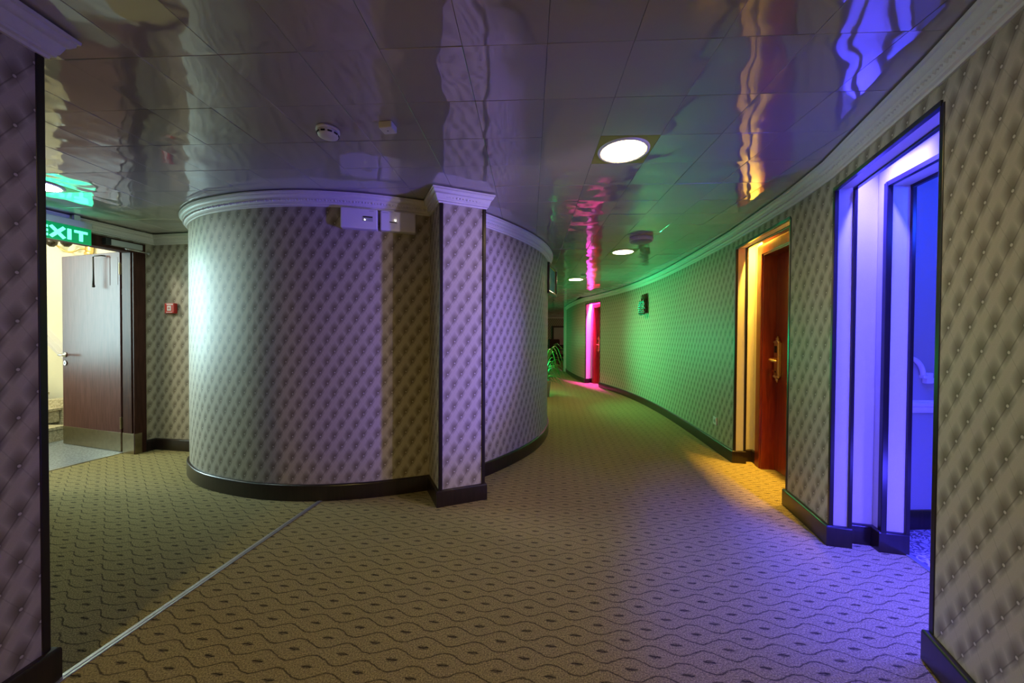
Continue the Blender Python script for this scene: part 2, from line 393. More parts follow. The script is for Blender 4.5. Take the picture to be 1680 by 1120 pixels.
def wallstrip(mb, P, th, z0, z1, u0=0, caps=(1, 1), under=True):
    """wall of thickness th behind path P: front = material 0 (wallpaper), back/ends/soffit = material 1"""
    N = normals(P); L = arclen(P); n = len(P)
    F = [(p.x, p.y) for p in P]; B = [(p.x-q.x*th, p.y-q.y*th) for p, q in zip(P, N)]
    for i in range(n-1):
        a, b = F[i], F[i+1]; c, d = B[i], B[i+1]
        ua, ub = u0+L[i], u0+L[i+1]
        mb.add([(*a, z0), (*b, z0), (*b, z1), (*a, z1)], [(0, 1, 2, 3)], 0, [[(ua, z0), (ub, z0), (ub, z1), (ua, z1)]])
        mb.add([(*c, z0), (*d, z0), (*d, z1), (*c, z1)], [(0, 3, 2, 1)], 1)
        if under and z0 > .5: mb.add([(*a, z0), (*b, z0), (*d, z0), (*c, z0)], [(0, 3, 2, 1)], 1)
    for i, on in ((0, caps[0]), (n-1, caps[1])):
        if on:
            mb.add([(*F[i], z0), (*B[i], z0), (*B[i], z1), (*F[i], z1)], [(0, 1, 2, 3)], 1)
    return u0+L[-1]
def sweep(mb, P, prof, mi=0, caps=True):
    """profile [(d, z)] with d measured towards the room"""
    N = normals(P); k = len(prof); vs_ = []
    for p, q in zip(P, N): vs_ += [(p.x+q.x*d, p.y+q.y*d, z) for d, z in prof]
    fs = [(i*k+j, (i+1)*k+j, (i+1)*k+j+1, i*k+j+1) for i in range(len(P)-1) for j in range(k-1)]
    if caps: fs += [tuple(range(k)), tuple((len(P)-1)*k+j for j in range(k))[::-1]]
    mb.add(vs_, fs, mi)
CORN = [(-.01, 2.127), (.010, 2.127), (.012, 2.137), (.021, 2.141), (.022, 2.150), (.026, 2.153), (.034, 2.176), (.036, 2.184), (.042, 2.186), (.052, 2.198), (.053, 2.208), (.060, 2.211), (.061, 2.222), (-.01, 2.222)]
BASE = [(-.01, .116), (.013, .116), (.018, .112), (.020, .104), (.020, .0), (-.01, .0)]
def cornice(name, P, label, orn=True):
    mb = MB(); sweep(mb, P, CORN)
    o = mb.build(name, 'cornice', auto=True); tag(o, label, kind='structure')
    if orn:
        N = normals(P); L = arclen(P); mb = MB(); d = .02; i = 0; k = 0
        while d < L[-1]:
            while i < len(L)-2 and L[i+1] < d: i += 1
            f = (d-L[i])/max(1e-6, L[i+1]-L[i]); p = P[i].lerp(P[i+1], f); q = N[i].lerp(N[i+1], f).normalized(); t = Vector((q.y, -q.x))
            big = k % 3
            c = Vector((p.x+q.x*.031, p.y+q.y*.031, 2.1645))
            w_ = .012 if big == 0 else .007; h_ = .010 if big == 0 else .006
            v = [c+Vector((t.x*w_, t.y*w_, 0)), c+Vector((0, 0, h_))+Vector((q.x, q.y, 0))*.004, c-Vector((t.x*w_, t.y*w_, 0)), c-Vector((0, 0, h_))-Vector((q.x, q.y, 0))*.004, c+Vector((q.x, q.y, 0))*.007-Vector((0, 0, .002))]
            mb.add(v, [(0, 1, 4), (1, 2, 4), (2, 3, 4), (3, 0, 4)])
            d += .024 if big == 0 else .019; k += 1
        r = mb.build('leaf_beading', 'cornice', o); r['kind'] = 'stuff'
    return o
def baseboard(name, P, label):
    mb = MB(); sweep(mb, P, BASE); return tag(mb.build(name, 'base', auto=True), label, kind='structure')
TRIMN = [0]
def edge(p, z0, z1, label, ang, w_=.02, parent=None):
    """thin vertical corner bead"""
    mb = MB(); mt = Matrix.Translation((p[0], p[1], 0)) @ Matrix.Rotation(ang, 4, 'Z')
    mb.box((-w_/2, -w_/2, z0), (w_/2, w_/2, z1), 0, mt)
    TRIMN[0] += 1
    o = mb.build('trim_%d' % TRIMN[0] if not parent else 'edge_trim', 'trim', parent, bevel=.003)
    if not parent: tag(o, label, kind='structure')
    return o
V2 = lambda x, y: Vector((x, y))
# ---------------------------------------------------------------- right wall
RW_A = catmull([(.05, -2.1), (.62, -1.0), (1.12, .3), (1.555, 1.33)])
RW_AB = [V2(1.555, 1.33), V2(1.852, 2.11)]
RW_B = catmull([(1.852, 2.11), (1.915, 2.35), (1.975, 2.6)])
RW_BC = [V2(1.975, 2.6), V2(2.14, 3.5)]
RW_C = catmull([(2.14, 3.5), (2.25, 4.44), (2.33, 5.3), (2.37, 6.1), (2.36, 6.9), (2.28, 7.8), (2.11, 8.74)], .1)
RW_CD = [V2(2.11, 8.74), V2(1.91, 9.48)]
RW_D = catmull([(1.91, 9.48), (1.84, 10.3), (1.82, 11.2), (1.85, 12.2), (1.94, 13.3)], .15)
HEAD = 2.055; TOP = H+.04
def right_wall():
    mb = MB(); u = 0
    for P, z0 in ((RW_A, 0), (RW_AB, HEAD), (RW_B, 0), (RW_BC, HEAD), (RW_C, 0), (RW_CD, HEAD), (RW_D, 0)):
        u = wallstrip(mb, P, .10, z0, TOP, u)
    tag(mb.build('wall_right', ['paper', 'jamb'], fixn=False), 'curving corridor wall with tufted print wallpaper and three recessed doorways', kind='structure')
    full = RW_A[:-1]+RW_AB[:-1]+RW_B[:-1]+RW_BC[:-1]+RW_C[:-1]+RW_CD[:-1]+RW_D
    cornice('trim_right_cornice', full, 'white moulded cornice along the curving corridor wall')
right_wall()
def jamb_return(P, org, n, start):
    """baseboard path that turns into the opening at one end"""
    e = V2(org[0]+n[0]*.105, org[1]+n[1]*.105)
    return ([e]+P) if start else (P+[e])
baseboard('baseboard_right_near', jamb_return(RW_A, (1.555, 1.33), (.9346, -.356), False), 'dark skirting on the nearest stretch of the curving wall')
baseboard('baseboard_right_middle', jamb_return(jamb_return(RW_B, BO, BN, True), (1.975, 2.6), ON, False), 'dark skirting on the short wall between the blue and amber doorways')
baseboard('baseboard_right_far', jamb_return(jamb_return(RW_C, OO, ON, True), (2.11, 8.74), KN, False), 'dark skirting on the long green lit wall')
baseboard('baseboard_right_end', jamb_return(RW_D, KO, KN, True), 'dark skirting beyond the pink doorway')
def opening_trims(near, far, n, t, name):
    a = math.atan2(n[1], n[0])
    for p, nm in ((near, 'near'), (far, 'far')):
        sgn = 1 if nm == 'near' else -1
        edge((p[0]+n[0]*.007, p[1]+n[1]*.007), .0, HEAD, 'black corner bead on the %s side of the %s doorway' % (nm, name), a, .022)
        edge((p[0]+n[0]*.098, p[1]+n[1]*.098), .0, HEAD, 'black inner bead on the %s side of the %s doorway' % (nm, name), a, .018)
    mb = MB(); L = (V2(*far)-V2(*near)).length
    for d in (.004, .096):
        mt = Matrix.Translation((far[0]+n[0]*d, far[1]+n[1]*d, HEAD)) @ Matrix.Rotation(math.atan2(near[1]-far[1], near[0]-far[0]), 4, 'Z')
        mb.box((0, -.011, -.010), (L, .011, .012), 0, mt)
    TRIMN[0] += 1
    tag(mb.build('trim_%d' % TRIMN[0], 'trim', bevel=.002), 'black bead along the head of the %s doorway' % name, kind='structure')
opening_trims((1.555, 1.33), BO, (.955, -.297), BT, 'blue')
opening_trims((1.975, 2.6), OO, ON, OT, 'amber')
opening_trims((2.11, 8.74), KO, KN, KT, 'pink')
mb = MB(); mb.box((1.80, 12.6, 0), (1.90, 12.72, H)); TRIMN[0] += 1; tag(mb.build('trim_%d' % TRIMN[0], 'cornice', bevel=.004), 'pale pilaster edge catching green light at the far end of the curving wall', kind='structure')
# ---------------------------------------------------------------- blue entrance
def loc2w(O, N, T): return lambda n, t: V2(O[0]+N[0]*n+T[0]*t, O[1]+N[1]*n+T[1]*t)
B = loc2w(BO, BN, BT)
def blue_entrance():
    mb = MB()
    def q(nt_, z0, z1, mi=0):
        poly = [B(n, t) for n, t in nt_]; mb.prism([(p.x, p.y) for p in poly], z0, z1, mi)
    IH = 2.05
    q([(.25, .0), (.37, .0), (.37, .30), (.25, .30)], 0, 2.5)           # far stub of the inner wall
    q([(.25, -1.25), (.37, -1.25), (.37, -.83), (.25, -.83)], 0, 2.5)    # near stub
    q([(.25, -.83), (.37, -.83), (.37, 0), (.25, 0)], IH, 2.5)         # lintel
    q([(.10, .065), (.25, .065), (.25, .30), (.10, .30)], 0, 2.5)        # pocket end, far
    q([(.10, -1.25), (.25, -1.25), (.25, -.90), (.10, -.90)], 0, 2.5)    # pocket end, near
    q([(.0, -1.25), (.37, -1.25), (.37, .3), (.0, .3)], 2.42, 2.5)     # pocket lid
    tag(mb.build('wall_inner_entrance', 'jamb', bevel=.004), 'cream inner entrance wall set back in the blue doorway', kind='structure')
    mb = MB()
    sweep(mb, [B(.37, -.001), B(.25, -.001), B(.25, .064), B(.101, .064)], BASE)
    tag(mb.build('baseboard_entrance', 'base', auto=True), 'dark skirting stepping round the jamb inside the blue doorway', kind='structure')
    a = math.atan2(BN[1], BN[0])
    p = B(.252, -.006); edge((p.x, p.y), .0, 2.07, 'dark bead on the front edge of the inner jamb', a, .028)
    p = B(.366, -.004); edge((p.x, p.y), .0, 2.05, 'dark bead on the back edge of the inner jamb', a, .02)
    mb = MB()
    for n, zz in ((.252, 2.062), (.366, 2.048)):
        p0, p1 = B(n, 0), B(n, -.83); mt = Matrix.Translation((p0.x, p0.y, zz)) @ Matrix.Rotation(math.atan2(p1.y-p0.y, p1.x-p0.x), 4, 'Z')
        mb.box((0, -.012, -.014), (.83, .012, .014), 0, mt)
    TRIMN[0] += 1; tag(mb.build('trim_%d' % TRIMN[0], 'trim', bevel=.003), 'dark bead along the head of the inner doorway', kind='structure')
    # hall of the room
    mb = MB()
    hall = [V2(3.7, .55), V2(3.7, 2.33), V2(2.18, 2.285)]
    for P in ([V2(3.7, 2.33), V2(2.18, 2.28)],): wallstrip(mb, P[::-1][::-1], .1, 0, 2.5)
    wallstrip(mb, [V2(3.7, .3), V2(3.7, 2.33)], .1, 0, 2.5); wallstrip(mb, [V2(1.75, .35), V2(3.7, .3)], .1, 0, 2.5)
    tag(mb.build('wall_room', ['bluewall', 'bluewall'], fixn=False), 'plain woven wall of the blue lit room with white mouldings', kind='structure')
    mb = MB(); mb.prism([(1.7, .2), (3.8, .2), (3.8, 2.4), (2.1, 2.4), (2.0, 1.6)], 2.44, 2.5)
    tag(mb.build('ceiling_room', 'bluewall'), 'plain ceiling of the blue lit room', kind='structure')
    W = [V2(3.7, 2.33), V2(2.22, 2.285)]
    mb = MB(); sweep(mb, W, [(-.01, .122), (.015, .122), (.02, .11), (.02, 0), (-.01, 0)])
    tag(mb.build('baseboard_room', 'base', auto=True), 'dark skirting inside the blue lit room', kind='structure')
    mb = MB(); sweep(mb, W, [(-.01, .735), (.012, .737), (.016, .745), (.020, .760), (.020, .775), (.028, .780), (.030, .795), (.024, .802), (.010, .806), (.010, .815), (-.01, .817)])
    tag(mb.build('trim_dado_rail', 'white', auto=True), 'white dado rail on the wall of the blue lit room', kind='structure')
    # ornamental panel moulding
    rt = root('panel_moulding', (2.487, 2.287, 0), 'white ornamental panel moulding above the dado rail in the blue room', 'moulding', math.atan2(.045, 1.48))
    d = -.022
    mb = MB(); mb.box((.13, d, .925), (1.05, .005, .955)); mb.box((.13, d-.008, .932), (1.05, 0, .946)); mb.build('bottom_bar', 'white', rt, bevel=.004)
    mb = MB(); mb.box((.098, d-.006, .922), (.135, .005, .99)); mb.box((.075, d-.006, .955), (.11, .005, .975)); mb.build('corner_block', 'white', rt, bevel=.004)
    arc = [(-.012+.10*math.sin(a), -.010, .968+.115*math.cos(a)) for a in [PI*.5*i/10 for i in range(11)]]
    mb = MB(); mb.tube(arc, .014, 8); mb.tube([(x*1.0+.002, y-.008, z-.004) for x, y, z in arc], .007, 6); mb.build('corner_scroll', 'white', rt, smooth=True)
    mb = MB(); mb.box((-.030, d, 1.075), (-.005, .005, 1.125)); mb.box((-.045, d, 1.10), (-.02, .005, 1.95)); mb.build('side_bar', 'white', rt, bevel=.004)
    # threshold and carpet
    mb = MB(); p0, p1 = B(.355, 0), B(.355, -.83); p2, p3 = B(.385, -.83), B(.385, 0)
    mb.prism([(p.x, p.y) for p in (p0, p1, p2, p3)], 0, .006)
    tag(mb.build('threshold_strip', 'alu', bevel=.002), 'pale metal threshold strip under the blue doorway', 'threshold')
    mb = MB(); mb.add([(p.x, p.y, .002) for p in (B(.38, -1.2), V2(3.8, .2), V2(3.8, 2.5), B(.38, .35))], [(0, 1, 2, 3)])
    tag(mb.build('floor_room', 'room_carpet'), 'swirl patterned carpet inside the blue lit room', kind='structure')
blue_entrance()
# ---------------------------------------------------------------- amber and pink recesses with room doors
def recess(O, N, width, name, k, leafmat, tau=.07):
    a = math.atan2(N[1], N[0])
    R_ = lambda: root('x', (O[0], O[1], 0), '', None, a)
    w_ = bpy.data.objects.new('wall_recess_%s' % name, None); COL.objects.link(w_); w_.location = (O[0], O[1], 0); w_.rotation_euler = (0, 0, a)
    tag(w_, 'cream plastered recess around the %s lit room door' % name, kind='structure')
    mb = MB()
    mb.box((.10, tau, 0), (.215, tau+.25, 2.5)); mb.box((.10, -width-tau-.25, 0), (.215, -width-tau, 2.5))
    mb.box((.20, -.05, 0), (.33, tau+.25, 2.5)); mb.box((.20, -width-tau-.25, 0), (.33, -width+.05, 2.5))
    mb.box((.20, -width+.05, 2.10), (.33, -.05, 2.5)); mb.box((0, -width-.3, 2.42), (.33, .3, 2.5))
    mb.build('recess_lining', 'jamb', w_, bevel=.004)
    mb = MB(); sweep(mb, [V2(.20, -.045), V2(.20, tau-.001), V2(.101, tau-.001)], BASE); mb.build('skirting_return', 'base', w_, auto=True)
    d = root('door_%d' % k, (O[0], O[1], 0), 'mahogany room door in the %s lit recess' % name, None, a, kind='structure')
    c0, c1 = -.045, -width+.045
    mb = MB()
    for s0, s1 in ((c0-.10, c0), (c1, c1+.10)):
        mb.box((.175, s0, 0), (.34, s1, 2.04)); mb.box((.165, s0+(.015 if s1 == c0 else 0)-.0, 0), (.18, s1-(0 if s1 == c0 else .015), 2.04))
    mb.box((.175, c1, 1.95), (.34, c0, 2.06)); mb.box((.165, c1, 1.965), (.18, c0, 2.05))
    mb.build('door_frame', leafmat, d, bevel=.004)
    mb = MB(); mb.box((.285, c1+.098, .008), (.325, c0-.098, 1.955)); lf = mb.build('door_leaf', leafmat, d, bevel=.003)
    y = c0-.155
    mb = MB(); mb.box((.262, y-.042, .86), (.285, y+.042, 1.16))
    mb.box((.258, y-.034, .87), (.264, y+.034, 1.15)); pl = mb.build('lock_plate', 'brass', d, bevel=.004)
    mb = MB(); mb.box((.254, y-.018, 1.07), (.260, y+.018, 1.13)); mb.build('card_reader', 'black', pl, bevel=.001)
    mb = MB()
    for sg, z0 in ((1, 1.16), (-1, .86)):
        mb.ball((.270, y, z0+sg*.012), (.014, .034, .016)); mb.ball((.266, y-.030, z0+sg*.004), (.014, .018, .013)); mb.ball((.266, y+.030, z0+sg*.004), (.014, .018, .013))
        mb.ball((.270, y, z0+sg*.032), (.012, .020, .014)); mb.ball((.272, y, z0+sg*.048), (.006, .007, .009))
    mb.build('scroll_ornament', 'brass', pl, smooth=True)
    mb = MB(); mb.tube([(.265, y, 1.01), (.222, y, 1.01), (.212, y-.008, 1.008), (.209, y-.04, 1.004), (.211, y-.08, 1.0), (.215, y-.105, .996)], [.012, .012, .014, .013, .011, .008], 8)
    mb.ball((.235, y+.004, 1.01), .013); mb.build('lever_handle', 'brass', pl, smooth=True)
    mb = MB(); mb.lathe([(.008, -.006), (.009, 0)], (.260, y, .90), 12, 'x'); mb.build('keyhole', 'black', pl)
    return d
recess(OO, ON, .915, 'amber', 2, 'mahogany')
recess(KO, KN, .7665, 'pink', 3, 'mahogany', .05)
# ---------------------------------------------------------------- drum (curved centre block), back and fire door wall
DRUM = catmull([(-1.2, 7.35), (-.4, 7.1), (.15, 6.65), (.40, 6.1), (.475, 5.6), (.478, 5.05), (.44, 4.55), (.31, 4.03), (.09, 3.57), (-.235, 3.12), (-.47, 2.93), (-.66, 2.835), (-.95, 2.73), (-1.16, 2.675), (-1.47, 2.638), (-1.8, 2.66), (-2.1, 2.735), (-2.43, 2.87), (-2.70, 3.06), (-2.87, 3.25), (-2.935, 3.45), (-2.93, 3.70)], .05)
mb = MB(); wallstrip(mb, DRUM, .08, 0, TOP)
tag(mb.build('wall_center', ['paper', 'jamb'], fixn=False), 'rounded centre block with tufted print wallpaper between lobby and corridor', kind='structure')
FWD = V2(-.22, -.975)
CRN = V2(-3.73, 3.81)
def fw(s): return CRN+FWD*s
BACK = [V2(-2.90, 3.68), CRN]
mb = MB(); u = wallstrip(mb, BACK, .12, 0, TOP); tag(mb.build('wall_back', ['paper', 'jamb'], fixn=False), 'short papered wall with the fire alarm behind the curved block', kind='structure')
mb = MB(); FS0, FS1 = .10, 1.26; FHEAD = 2.10
u = wallstrip(mb, [CRN, fw(FS0)], .20, 0, TOP, .85); u = wallstrip(mb, [fw(FS0), fw(FS1)], .20, FHEAD, TOP, u); wallstrip(mb, [fw(FS1), fw(3.4)], .20, 0, TOP, u)
tag(mb.build('wall_left', ['paper', 'jamb'], fixn=False), 'papered lobby wall holding the open fire door', kind='structure')
iL = min(range(len(DRUM)), key=lambda i: (DRUM[i]-V2(-.59, 2.86)).length)
iR = min(range(len(DRUM)), key=lambda i: (DRUM[i]-V2(-.27, 3.09)).length)
D1 = DRUM[iL:]; D2 = DRUM[:iR+1]
cornice('trim_drum_cornice', D1, 'white moulded cornice round the lobby side of the curved block')
cornice('trim_drum_far_cornice', D2, 'white moulded cornice round the corridor side of the curved block')
cornice('trim_lobby_cornice', BACK+[fw(1), fw(3.4)], 'white moulded cornice above the fire door')
baseboard('baseboard_drum', D1, 'dark skirting round the lobby side of the curved block')
baseboard('baseboard_drum_far', D2, 'dark skirting round the corridor side of the curved block')
baseboard('baseboard_back', BACK+[fw(FS0-.005)], 'dark skirting under the fire alarm')
baseboard('baseboard_left_lobby', [fw(FS1+.01), fw(3.4)], 'dark skirting beyond the fire door')
# column
CF = [V2(-.12, 2.98), V2(-.202, 2.683), V2(-.509, 2.553), V2(-.68, 2.90)]
CF = [V2(-.31, 2.97), V2(-.202, 2.683), V2(-.509, 2.553), V2(-.655, 2.87)]
mb = MB(); wallstrip(mb, CF, .03, 0, TOP, .02); tag(mb.build('wall_column', ['paper', 'jamb'], fixn=False), 'square papered pillar standing out of the curved block', kind='structure')
cornice('trim_column_cornice', CF, 'white moulded cornice round the head of the square pillar')
baseboard('baseboard_column', CF, 'dark skirting round the foot of the square pillar')
ca = math.atan2(.130, .307)
edge((-.5015+.001, 2.559), .10, 2.13, 'black bead on the left corner of the square pillar', ca, .026)
edge((-.2095, 2.6835), .10, 2.13, 'black bead on the right corner of the square pillar', ca, .024)
# left near wall
LW = [V2(-1.58, 1.235), V2(-1.58, -2.1)]
mb = MB(); wallstrip(mb, LW, .15, 0, TOP, .03); tag(mb.build('wall_left_near', ['paper', 'paper'], fixn=False), 'nearest papered wall at the left edge with a dark end bead', kind='structure')
cornice('trim_left_near_cornice', [V2(-1.73, 1.235), V2(-1.58, 1.235), V2(-1.58, -2.1)], 'white moulded cornice over the nearest left wall')
baseboard('baseboard_left_near', [V2(-1.73, 1.235), V2(-1.58, 1.235), V2(-1.58, -2.1)], 'dark skirting on the nearest left wall')
edge((-1.589, 1.227), .10, 2.13, 'black bead on the end of the nearest left wall', 0, .024)
# hidden closing walls
def close_wall(name, P, label):
    mb = MB(); wallstrip(mb, P, .1, 0, TOP); tag(mb.build(name, ['paper', 'jamb'], fixn=False), label, kind='structure')
close_wall('wall_front_lobby', [fw(3.4), V2(-1.73, .5)], 'papered wall closing the lobby beside the nearest left wall')
close_wall('wall_rear', [V2(-1.7, -2.0), V2(.3, -2.0)], 'papered wall closing the corridor behind the viewer')
close_wall('wall_far', [V2(5.0, 18.5), V2(-1.3, 18.5)], 'dim papered wall at the far end of the corridor')
close_wall('wall_far_right', [V2(5.0, 13.3), V2(5.0, 18.5)], 'papered side wall of the far sitting area')
close_wall('wall_far_left', [V2(-1.2, 18.5), V2(-1.2, 7.3)], 'papered wall on the far left of the corridor')
close_wall('wall_far_return', [V2(1.94, 13.3), V2(5.0, 13.3)], 'papered return wall of the far sitting area')
baseboard('baseboard_far', [V2(4.9, 18.5), V2(-1.2, 18.5)], 'dark skirting at the far end of the corridor')
cornice('trim_far_cornice', [V2(4.9, 18.5), V2(-1.2, 18.5)], 'white cornice at the far end of the corridor', False)
# ---------------------------------------------------------------- floors
S0, S1 = V2(-1.566, 1.232), V2(-1.380, 2.66)
def sx_(y): return S0.x+(S1.x-S0.x)*(y-S0.y)/(S1.y-S0.y)
gl0, gl1 = fw(.05)-V2(.975, -.22)*.17, fw(3.4)-V2(.975, -.22)*.17
mb = MB(); mb.add([(-1.6, -2.2, 0), (5.2, -2.2, 0), (5.2, 18.6, 0), (-1.4, 18.6, 0), (-1.4, 7, 0), (sx_(3), 3, 0), (sx_(1.2), 1.2, 0)], [(0, 1, 2, 3, 4, 5, 6)])
tag(mb.build('floor', 'carpet'), 'beige corridor carpet with wavy lines and small leaf marks', kind='structure')
mb = MB(); mb.add([(sx_(1.2), 1.2, 0), (sx_(3), 3, 0), (-1.4, 4.2, 0), (gl0.x, 4.2, 0), (gl0.x, gl0.y, 0), (gl1.x, gl1.y, 0), (-1.6, -.0, 0)], [(0, 1, 2, 3, 4, 5, 6)])
tag(mb.build('floor_lobby', 'carpet_lobby'), 'beige lobby carpet with stepped wavy lines beyond the metal strip', kind='structure')
sd = (S1-S0).normalized(); sn = V2(-sd.y, sd.x)
mb = MB()
def rail(a, b, h0, h1):
    p = [S0+sn*a, S1+sn*a, S1+sn*b, S0+sn*b]; mb.prism([(q.x, q.y) for q in p], h0, h1)
rail(-.016, -.004, 0, .004); rail(-.004, .004, 0, .006); rail(.004, .016, 0, .004)
tag(mb.build('carpet_joint_strip', 'alu', bevel=.001), 'narrow metal joint strip crossing the carpet from the left wall to the curved block', 'floor strip')
# ---------------------------------------------------------------- ceiling
ORG, TT, TA = V2(.1185, 1.296), .302, math.radians(-2.86)
E1, E2 = V2(math.cos(TA), math.sin(TA)), V2(-math.sin(TA), math.cos(TA))
full_r = RW_A[:-1]+RW_AB[:-1]+RW_B[:-1]+RW_BC[:-1]+RW_C[:-1]+RW_CD[:-1]+RW_D
edge_r = [p-q*.08 for p, q in zip(full_r, normals(full_r))]
fwo = [q-V2(.975, -.22)*.08 for q in (fw(0), fw(3.45))]
cpoly = [(p.x, p.y) for p in edge_r]+[(5.1, 13.35), (5.1, 18.6), (-1.3, 18.6), (-1.3, 7.2), (-1.3, 3.9), (fwo[0].x, 3.9), (fwo[0].x, fwo[0].y), (fwo[1].x, fwo[1].y), (-1.75, .42), (-1.75, -2.1)]
mb = MB(); mb.prism(cpoly, H+.013, H+.04)
ceil = mb.build('ceiling', 'void'); tag(ceil, 'ceiling of glossy square tiles reflecting the coloured doorways', kind='structure')
def tile_mesh(dish=0):
    mb = MB(); h = TT/2-.0006; c = .001
    mb.add([(-h, -h, .012), (h, -h, .012), (h, h, .012), (-h, h, .012), (-h, -h, c), (h, -h, c), (h, h, c), (-h, h, c),
            (-h+c, -h+c, 0), (h-c, -h+c, 0), (h-c, h-c, 0), (-h+c, h-c, 0)],
           [(0, 1, 5, 4), (1, 2, 6, 5), (2, 3, 7, 6), (3, 0, 4, 7), (4, 5, 9, 8), (5, 6, 10, 9), (6, 7, 11, 10), (7, 4, 8, 11), (8, 9, 10, 11)])
    return mb
TM = tile_mesh().mesh('ceiling_tile', 'tile')
LAMPS = {(1, 2): 0, (3, 10): 1, (2, 17): 2, (0, 26): 5, (-12, 3): 3, (-5, -9): 4}
def camproj(p):
    d = Vector((p[0], p[1], p[2]-CAMZ)); z = d.dot(fwd)
    if z < .05: return None
    return 840+FPX*d.dot(cx_)/z, 560+FPX*d.dot(cy_)/z, z
RP = RW_A+RW_B+RW_C+RW_D
def rx(y):
    for i in range(len(RP)-1):
        if RP[i].y <= y <= RP[i+1].y:
            return RP[i].x+(RP[i+1].x-RP[i].x)*(y-RP[i].y)/max(1e-6, RP[i+1].y-RP[i].y)
    return 5.0 if y > 13 else .1
DR = [(p.x, p.y) for p in DRUM]+[(-2.9, 7.35)]
def inside(poly, x, y):
    r = False; j = len(poly)-1
    for i in range(len(poly)):
        (xi, yi), (xj, yj) = poly[i], poly[j]
        if (yi > y) != (yj > y) and x < (xj-xi)*(y-yi)/(yj-yi)+xi: r = not r
        j = i
    return r
cand = []
for i in range(-18, 18):
    for j in range(-11, 60):
        c = ORG+E1*(i+.5)*TT+E2*(j+.5)*TT
        if c.y < -2.4 or c.y > 18.6 or c.x > rx(c.y)+.16 or (i, j) in LAMPS: continue
        if c.y < 7.0 and c.x < -4.4: continue
        if c.x < -3.5 and c.y > 3.0 and (c-CRN).dot(V2(.975, -.22)) < -.15: continue
        if c.y > 3.95 and c.x < -.9 and c.y < 7.4: continue
        if c.y > 7.2 and c.x < -1.3: continue
        if c.x < -1.5 and c.y < .3: continue
        if inside(DR, c.x, c.y) and all((V2(*p)-c).length > .24 for p in DR[::2]): continue
        q = camproj((c.x, c.y, H))
        vis = q is not None and -60 < q[0] < 1740 and -80 < q[1] < 1120
        if vis and q[0] < 890 and q[2] > 4.6: vis = False
        if vis and c.x < -1.3 and q[0] < 50: vis = False
        cand.append((0 if vis else 1, c.length, i, j, c))
cand.sort()
keep = [k for k in cand if k[0] == 0][:250]; rest = [k for k in cand if k not in keep]
def clip_tile(c):
    k = min(range(len(full_r)), key=lambda q: (full_r[q]-c).length)
    if (full_r[k]-c).length > .3: return None
    a, b = full_r[max(0, k-1)], full_r[min(len(full_r)-1, k+1)]; t = (b-a).normalized(); n = V2(-t.y, t.x)
    o_ = full_r[k]-n*.06; h = TT/2-.0012
    P = [(-h, -h), (h, -h), (h, h), (-h, h)]; out = []
    f = lambda p: (c+E1*p[0]+E2*p[1]-o_).dot(n)
    for q in range(4):
        p0, p1 = P[q], P[(q+1) % 4]; d0, d1 = f(p0), f(p1)
        if d0 >= 0: out.append(p0)
        if d0*d1 < 0: s_ = d0/(d0-d1); out.append((p0[0]+(p1[0]-p0[0])*s_, p0[1]+(p1[1]-p0[1])*s_))
    if len(out) == 4 and all(p in P for p in out): return None
    if len(out) < 3: return 0
    mb = MB(); mb.prism(out, 0, .012); return mb
for v, d, i, j, c in keep:
    cl = clip_tile(c)
    if cl == 0: continue
    if cl is not None:
        o = cl.build('ceiling_tile', 'tile', ceil); o.location = (c.x, c.y, H+random.uniform(0, .001)); o.rotation_euler = (0, 0, TA); continue
    o = bpy.data.objects.new('ceiling_tile', TM); COL.objects.link(o); o.parent = ceil
    o.location = (c.x, c.y, H+random.uniform(0, .0015)); o.rotation_euler = (random.gauss(0, .0035), random.gauss(0, .0035), TA)
mb = MB(); t1 = tile_mesh()
for v, d, i, j, c in rest:
    mt = Matrix.Translation((c.x, c.y, H)) @ Matrix.Rotation(TA, 4, 'Z') @ Matrix.Rotation(random.gauss(0, .0035), 4, 'X') @ Matrix.Rotation(random.gauss(0, .0035), 4, 'Y')
    if clip_tile(c) is not None: continue
    mb.add([mt @ Vector(p) for p in t1.v], t1.f)
o = mb.build('distant_ceiling_tiles', 'tile', ceil); o['kind'] = 'stuff'
# ---------------------------------------------------------------- downlights
def downlight(ij, label, dm, frm):
    c = ORG+E1*(ij[0]+.5)*TT+E2*(ij[1]+.5)*TT
    r = root('ceiling_downlight', (c.x, c.y, H), label, 'ceiling light', TA, 'round ceiling downlights')
    mb = tile_mesh(); mb.build('mounting_tile', 'tile_lamp', r)
    mb = MB(); mb.lathe([(.118, .001), (.118, -.006), (.128, -.009), (.137, -.006), (.140, .001)], (0, 0, 0), 40); mb.build('trim_ring', 'white', r, smooth=True)
    mb = MB(); mb.lathe([(.119, -.001), (.119, -.005), (.06, -.006)], (0, 0, 0), 40); mb.build('diffuser', dm, r, smooth=False)
    return r
downlight((1, 2), 'large round white ceiling light in a reflection-tinted tile nearest the viewer', 'lamp', 1)
downlight((3, 10), 'round ceiling light beside the round speaker halfway down the corridor', 'dimlamp', 1)
downlight((2, 17), 'small far ceiling light nearest the pink doorway', 'farlamp', 1)
downlight((0, 26), 'added unseen ceiling light over the plant behind the curved block', 'farlamp', 1)  # unseen light added to brighten the far corridor wall
downlight((-12, 3), 'bright ceiling light in the lobby above the EXIT sign', 'lobbylamp', 1)
downlight((-5, -9), 'added unseen ceiling light filling the corridor from behind the viewer', 'rear_fill', 1)  # unseen light added as warm ambient fill
